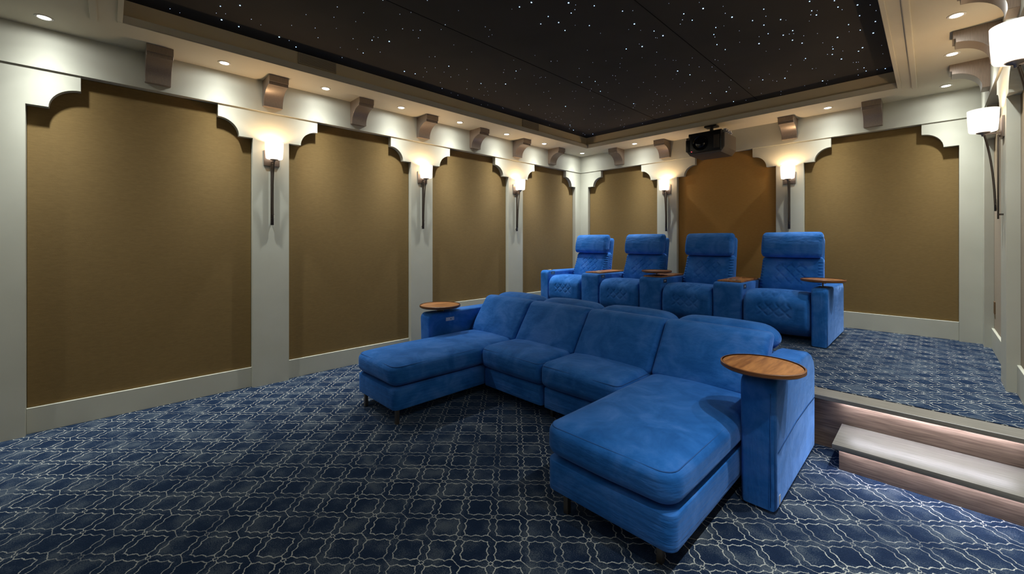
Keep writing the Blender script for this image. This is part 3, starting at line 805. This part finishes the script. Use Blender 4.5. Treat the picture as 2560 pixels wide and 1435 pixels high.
# ------------------------------------------------------------------ recliners
def quilt(v, cx, cz, hw, hh, p, amp):
    """groove depth for diagonal stitching around (cx, cz)"""
    x, z = v[0] - cx, v[1] - cz
    if abs(x) > hw or abs(z) > hh: return 0.0
    e = min(1.0, min(hw - abs(x), hh - abs(z)) / 0.01)
    a = abs(((x + z) / p) % 1.0 - 0.5) * 2; b = abs(((x - z) / p) % 1.0 - 0.5) * 2
    g = min(1 - a, 1 - b)
    return -amp * e * max(0.0, 1 - g / 0.36)
def recliner(i, x0, label, left_arm):
    """x0: inner left edge of the seat; own console or arm stands on its right"""
    w = 0.595
    r = empty('recliner', (x0 + w / 2, 5.1, ZP)); tag(r, label, 'recliner', 'row of blue recliners on the platform')
    O = Vector((x0 + w / 2, 5.1, ZP))
    def sb_(name, a0, a1, y0, y1, z0, z1, rr, n, puff=(0, 0, 0), fn=None, parent=r, mat=None, rim=5):
        return softbox(name, mat or M['velvet'], Vector(((a0 + a1) / 2, (y0 + y1) / 2, (z0 + z1) / 2)) - O, (a1 - a0, y1 - y0, z1 - z0), rr, n, puff, fn, None, parent, rim)
    xa, xb = x0 + 0.004, x0 + w - 0.004
    zc = (0.40 + 0.835) / 2
    def seatfn(v):
        y, z = v.y, v.z
        # front bulges, tapering back toward the foot
        if y < 0:
            y -= 0.015 * max(0, 1 - ((z + 0.02) / 0.22) ** 2)
            if z < -0.06: y += 0.10 * ((-z - 0.06) / 0.15) ** 2
        if z > 0.1: z -= 0.028 * max(0.0, (y + 0.05) / 0.3) if y > -0.05 else 0
        t = 0.0
        if z > 0.12:
            t = quilt((v.x, v.y + 0.20), 0, 0, 0.15, 0.10, 0.095, 0.009); z += t
        elif y < -0.2:
            t = quilt((v.x, v.z - 0.12), 0, 0, 0.15, 0.14, 0.095, 0.009); y -= t
        # ruching on the side seams
        k = abs(v.x) / 0.295
        if k > 0.9: z += 0.006 * math.sin(v.y * 110 + v.z * 120)
        return (v.x, y, z)
    sb_('seat', xa, xb, 4.70, 5.33, 0.42, 0.838, (0.045, 0.13, 0.11), (72, 60, 26), (0.0, 0.01, 0.022), seatfn)
    def backfn(v):
        z = v.z; y = v.y + 0.30 * (z + 0.25)
        if v.y < 0:
            y += -0.018 * math.exp(-((z + 0.02) / 0.10) ** 2) - quilt((v.x, z), 0, 0.085, 0.155, 0.115, 0.095, 0.012)
        k = abs(v.x) / 0.295
        x = v.x * (1.0 - 0.03 * max(0, (z) / 0.25))
        if k > 0.88 and v.y < 0.07: y += 0.007 * math.sin(z * 200)
        return (x, y, z)
    sb_('backrest', xa, xb, 5.265, 5.42, 0.66, 1.178, (0.04, 0.05, 0.045), (72, 5, 64), (0, 0.016, 0), backfn)
    def shellfn(v): return (v.x * (1.0 - 0.02 * (v.z + 0.3) / 0.5), v.y + 0.20 * (v.z + 0.35), v.z)
    sb_('back_shell', xa + 0.012, xb - 0.012, 5.41, 5.49, 0.50, 1.40, (0.03, 0.03, 0.05), (16, 3, 24), (0, 0.006, 0), shellfn)
    def headfn(v):
        y = v.y + 0.22 * v.z - 0.014 * math.exp(-((v.z + 0.01) / 0.09) ** 2) * (1 if v.y < 0 else 0)
        k = abs(v.x) / 0.28
        if k > 0.93: y += 0.003 * math.sin(v.z * 210)
        return (v.x, y, v.z)
    sb_('headrest', xa + 0.010, xb - 0.010, 5.365, 5.505, 1.176, 1.452, (0.035, 0.055, 0.055), (24, 5, 14), (0.004, 0.012, 0.004), headfn)
    # dark mechanism under the seat
    bm = bmesh.new(); bbox(bm, xa + 0.02 - O.x, xb - 0.02 - O.x, 4.95 - O.y, 5.55 - O.y, 0.03, 0.10); link_mesh('base', bm, M['black'], r)
    def armx(a0, a1, console, tray):
        pts = [(4.715, ZP + 0.008), (5.71, ZP + 0.008), (5.71, 0.86), (5.66, 0.905)]
        for k in range(0, 7):
            a = R(90 + 90 * k / 6); pts.append((4.712 + 0.05 + 0.05 * math.cos(a), 0.912 - 0.05 + 0.05 * math.sin(a)))
        bm = bmesh.new(); prism(bm, pts, lambda a, b, t: Vector((t, a, b)) - O, a0, a1, bev=0.02, seg=3)
        o = auto(link_mesh('armrest', bm, M['velvet'], r, smooth=True), 50)
        bm = bmesh.new()
        if console:
            bbox(bm, a0 + 0.022 - O.x, a1 - 0.022 - O.x, 4.79 - O.y, 5.42 - O.y, 0.905 - O.z, 0.927 - O.z, bev=0.003)
            t_ = auto(link_mesh('console_top', bm, M['walnut'], o, smooth=True))
            for yy in (4.865, 4.985) if not tray else (4.99,):
                bm = bmesh.new(); cx = (a0 + a1) / 2 - O.x + (0.055 if yy == 4.865 else -0.045) * 1.0
                lathe(bm, (cx, yy - O.y), [(0.034, 0.560), (0.044, 0.560), (0.046, 0.568), (0.043, 0.571), (0.036, 0.569), (0.034, 0.560)], 24)
                link_mesh('cup_holder_ring', bm, M['steel'], o, smooth=True)
                bm = bmesh.new(); cyl(bm, (cx, yy - O.y), 0.035, 0.035, 0.5665, 0.568, 20); link_mesh('cup_holder', bm, M['black'], o)
        else:
            if not tray:
                bm.free(); bm = bmesh.new(); cx = (a0 + a1) / 2 - O.x
                lathe(bm, (cx, 4.85 - O.y), [(0.036, 0.548), (0.044, 0.548), (0.046, 0.556), (0.043, 0.559), (0.037, 0.557), (0.036, 0.548)], 24)
                link_mesh('cup_holder_ring', bm, M['steel'], o, smooth=True)
            else: bm.free()
        bm = bmesh.new()
        xs = a1 if a0 < x0 else a0     # inner face toward the seat
        # control plate sits on the console side that faces the next seat
        xs = a1
        if not (tray and not console):
            bbox(bm, xs - 0.001 - O.x, xs + 0.003 - O.x, 4.79 - O.y, 4.875 - O.y, 0.850 - O.z, 0.895 - O.z, bev=0.0008)
            cp = link_mesh('control_plate', bm, M['steel'], o)
            for q in range(2): box_obj('control_button', M['plate'], (xs + 0.003 - O.x, xs + 0.005 - O.x, 4.81 + q * 0.022 - O.y, 4.825 + q * 0.022 - O.y, 0.866 - O.z, 0.882 - O.z), o)
        else: bm.free()
        if tray: tray_table(o, (a0 + a1) / 2 - O.x, 4.90 - O.y, 0.990 - O.z, (0.927 if console else 0.912) - O.z, 0.178)
        return o
    if left_arm: armx(-4.188, -4.037, False, False)
    if i == 0: armx(-3.430, -3.148, True, False)
    if i == 1: armx(-2.552, -2.270, True, True)
    if i == 2: armx(-1.676, -1.392, True, False)
    if i == 3: armx(-0.796, -0.668, False, True)
    return r
recliner(0, -4.030, 'blue quilted recliner at the far end of the row beside the long wall', True)
recliner(1, -3.145, 'blue quilted recliner, second from the long wall, with round tray on its console', False)
recliner(2, -2.268, 'blue quilted recliner in front of the middle rear panel, below the projector', False)
recliner(3, -1.390, 'blue quilted recliner at the open end of the row, round tray on its slim arm', False)

# outlet on the near side wall
bm = bmesh.new(); bbox(bm, XR + 0.0595 - 0.006, XR + 0.0605, 5.745, 5.825, 0.69, 0.80, bev=0.001)
tag(link_mesh('wall_outlet', bm, M['brownplate']), 'small brown outlet plate on the near side wall panel by the rear corner', 'outlet')
# projection screen on the front wall (behind the camera)
bm = bmesh.new(); bbox(bm, -3.7, -0.4, YF + 0.001, YF + 0.03, 0.75, 2.55)
tag(link_mesh('projection_screen', bm, M['screen']), 'wide pale projection screen on the wall behind the camera', 'screen')
